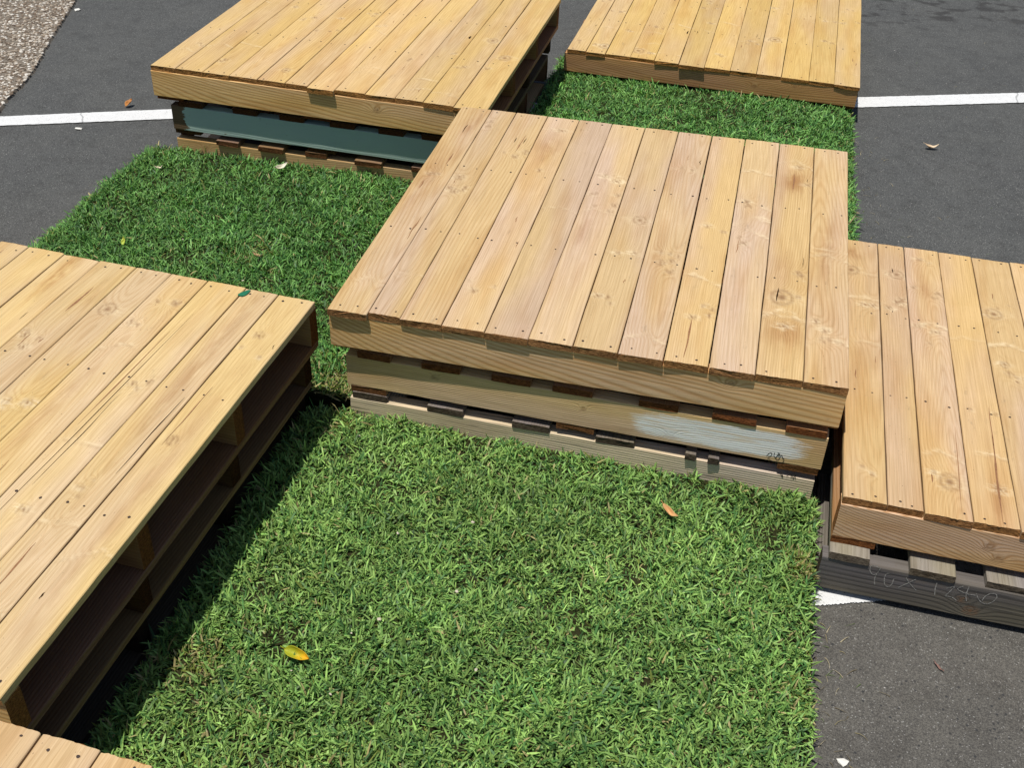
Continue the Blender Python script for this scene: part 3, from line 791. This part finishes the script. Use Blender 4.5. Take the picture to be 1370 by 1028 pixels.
turf(-.088, 1.160, -1.22, .006, 'lawn square in front of the centre platform, widest patch of short green grass', 80000, droop=('x0', 'x1'), seed=3,
     dry=[(.28, -1.08, .09, .5), (.02, -.80, .05, .7), (1.14, -.22, .035, .8), (.10, -1.14, .06, .4), (.72, -.95, .05, .25), (1.12, -.55, .03, .3), (.58, -.98, .035, .5), (.02, -.02, .05, .35), (1.1, -.95, .05, .4)])
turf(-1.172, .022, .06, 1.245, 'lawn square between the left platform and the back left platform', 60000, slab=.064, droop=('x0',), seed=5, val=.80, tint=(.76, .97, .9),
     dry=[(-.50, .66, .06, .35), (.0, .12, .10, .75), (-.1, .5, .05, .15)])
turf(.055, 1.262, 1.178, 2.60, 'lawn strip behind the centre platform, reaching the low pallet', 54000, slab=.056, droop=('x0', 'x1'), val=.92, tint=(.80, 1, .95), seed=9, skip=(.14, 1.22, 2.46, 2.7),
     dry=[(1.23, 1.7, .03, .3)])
turf(.12, 1.23, 2.606, 3.50, 'lawn hidden under the far low pallet', 1, slab=.052, seed=12)

# clippings and crumbs that fell off the turf
def clippings(spots, label):
    rs = np.random.default_rng(77); V = []; Fc = []; cc = []
    for (x, y, z) in spots:
        a = rs.uniform(0, 6.28); L = rs.uniform(.008, .030); w_ = rs.uniform(.0005, .0011); bend = rs.uniform(-.8, .8)
        b0 = len(V); col = random.choice([(.30, .25, .13), (.16, .13, .08), (.12, .17, .05), (.40, .34, .22)])
        px, py = x, y
        for i in range(4):
            t = i / 3; aa = a + bend * t; ww = w_ * (1 - .7 * t)
            V += [(px - ww * math.sin(aa), py + ww * math.cos(aa), z + .001 + .003 * math.sin(math.pi * t)), (px + ww * math.sin(aa), py - ww * math.cos(aa), z + .001 + .003 * math.sin(math.pi * t))]
            cc += [col, col]
            px += math.cos(aa) * L / 3; py += math.sin(aa) * L / 3
        for i in range(3): Fc.append((b0 + 2 * i, b0 + 2 * i + 1, b0 + 2 * i + 3, b0 + 2 * i + 2))
    me = mesh_from('grass_clippings', V, Fc, [gr.mat])
    ca = me.color_attributes.new('gcol', 'FLOAT_COLOR', 'POINT')
    ca.data.foreach_set('color', np.concatenate([np.array(cc), np.ones((len(cc), 1))], 1).astype(np.float32).ravel())
    tag(link('grass_clippings', me), label, 'clippings', kind='stuff')
sp = [(1.17 + abs(random.gauss(0, .05)), random.uniform(-1.1, -.02), 0) for _ in range(90)]
sp += [(1.27 + abs(random.gauss(0, .06)), random.uniform(1.15, 2.4), 0) for _ in range(45)]
sp += [(-1.185 - abs(random.gauss(0, .05)), random.uniform(.1, 1.25), 0) for _ in range(45)]
sp += [(random.uniform(1.2, 2.1), random.uniform(-1, 4), 0) for _ in range(60)]
clippings(sp, 'dry grass clippings strewn along the lawn edges')
crm = NT('pale_crumb', .9, .1); crm.base((.55, .48, .38))
pts = np.stack([np.concatenate([RNG.uniform(0.05, 1.1, 16), RNG.uniform(-1.1, -.05, 8)]), np.concatenate([RNG.uniform(-1.1, -.05, 16), RNG.uniform(.15, 1.15, 8)]), np.full(24, .072)], -1)
tag(link('leaf_crumbs', pebble_cloud(pts, .0034, crm.mat, 'leaf_crumbs')), 'tiny pale crumbs of dry leaf caught in the lawns', 'crumbs', kind='stuff')

# ------------------------------------------------------------------ fallen leaves and chips
def leafmat(name, c1, c2, c3=None):
    g = NT(name, .55, .35)
    tc = g.n('ShaderNodeTexCoord').outputs['Object']
    sp = g.n('ShaderNodeSeparateXYZ'); g.put(sp.inputs[0], tc)
    n = g.noise(tc, 120, 3, .6)
    t = g.math('ADD', g.math('MULTIPLY', sp.outputs[0], 22), g.math('MULTIPLY', n, .8))
    c = g.mix(g.rng(t, .1, .9), c1, c2)
    if c3: c = g.mix(g.rng(t, 0.85, 1.15), c, c3)
    g.base(c); g.norm(g.bump(n, .001))
    return g.mat
def leaf(label, x, y, z, L, W, rz, mat, curl=.3, fold=.5, roll=0.0, cat='leaf', name='fallen_leaf', pitch=0.0, stem=True):
    nu, nv = 13, 7; V = []; Fc = []
    for i in range(nu):
        t = i / (nu - 1); hw = W / 2 * math.sin(math.pi * t ** .85) ** .8 * (1 + .08 * math.sin(9 * t))
        for j in range(nv):
            s = j / (nv - 1) * 2 - 1
            V.append((L * (t - .5), hw * s * math.cos(fold * abs(s)), hw * abs(s) * math.sin(fold) + curl * L * (t - .5) ** 2 * 2 + .0015 * math.sin(11 * t + 3 * s)))
    for i in range(nu - 1):
        for j in range(nv - 1):
            a = i * nv + j; Fc.append((a, a + nv, a + nv + 1, a + 1))
    me = mesh_from(name, V, Fc, [mat], smooth=True)
    if z > .04:
        up = z + .016 - .06
        x += (.8566 - x) * up / 1.71; y += (-2.0139 - y) * up / 1.71; z += .010
    o = link(name, me, None, (x, y, z)); o.rotation_euler = (roll, pitch, rz)
    md = o.modifiers.new('thick', 'SOLIDIFY'); md.thickness = .0007
    tag(o, label, cat)
    if stem:
        SV = []; SF = []
        for i in range(5):
            t = i / 4
            for k in range(4):
                a = math.pi / 2 * k
                SV.append((-L * .5 - L * .16 * t, .0007 * math.cos(a) + L * .03 * t * t, curl * L * .5 + .0007 * math.sin(a) + L * .02 * t))
        for i in range(4):
            for k in range(4): SF.append((i * 4 + k, i * 4 + (k + 1) % 4, i * 4 + 4 + (k + 1) % 4, i * 4 + 4 + k))
        link('stem', mesh_from('stem', SV, SF, [mat]), o)
    return o
leaf('yellow and green curled leaf with a red tip on the front lawn', .193, -.722, .064, .056, .034, -.20, leafmat('leaf_yellow', (.34, .36, .02), (.62, .36, .01), (.30, .05, .01)), fold=.9, roll=.5)
leaf('light brown curled leaf on the front lawn near the centre stack', .843, -.130, .070, .050, .020, -.75, leafmat('leaf_tan', (.55, .30, .12), (.60, .36, .16)), curl=.6, fold=.9, roll=.2)
leaf('pale cream curled leaf on the lawn below the green beam', -.667, 1.241, .078, .050, .020, 1.05, leafmat('leaf_cream', (.62, .57, .42), (.70, .66, .52)), curl=.6, fold=.6, roll=.5)
leaf('small cream crumpled leaf near the outer corner of the left lawn', -1.058, 1.112, .070, .024, .014, .5, leafmat('leaf_cream_small', (.62, .52, .36), (.70, .62, .48)), curl=.9, fold=.8)
leaf('small yellow green leaf standing up beside the left platform', -.925, .628, .074, .026, .014, 1.7, leafmat('leaf_lime', (.40, .50, .06), (.50, .52, .08)), curl=.3, fold=.5, pitch=-.9)
leaf('orange brown pointed leaf on the asphalt touching the white line', -1.485, 1.672, .014, .040, .030, 1.2, leafmat('leaf_orange', (.42, .17, .03), (.38, .15, .03)), curl=.2, fold=.7, pitch=-.5)
leaf('crumpled tan leaf on the asphalt right of the far lawn', 1.559, 2.204, .006, .050, .024, .1, leafmat('leaf_straw', (.60, .44, .28), (.66, .54, .38)), curl=.7, fold=.7)
leaf('dry brown leaf scrap in the middle of the left lawn', -.497, .662, .068, .030, .012, -.2, leafmat('leaf_scrap', (.36, .22, .10), (.40, .28, .14)), curl=.5)
leaf('thin reddish dry leaf lying on the asphalt at the lower right', 1.414, -.374, .004, .026, .005, -.9, leafmat('leaf_thin', (.20, .11, .09), (.24, .14, .11)), curl=.3)
cm = NT('chalky_chip', .9, .1); cm.base((.70, .68, .62))
def chip(label, x, y, r, seed):
    me = pebble_cloud(np.array([[0, 0, 0.0]]), r, cm.mat, 'stone_chip', zflat=.4)
    rs = np.random.default_rng(seed); co = np.array([v.co[:] for v in me.vertices]); co *= rs.uniform(.6, 1.25, (len(co), 1)); me.vertices.foreach_set('co', co.astype(np.float32).ravel())
    tag(link('stone_chip', me, None, (x, y, r * .35)), label, 'stone chip')
chip('small white stone chip on the asphalt just below the left white line', -1.561, 1.422, .010, 1)
chip('white stone chip beside the pebble path edge', -2.275, 2.613, .013, 2)
chip('white stone chip at the bottom right of the asphalt by the grass edge', 1.228, -.650, .009, 3)
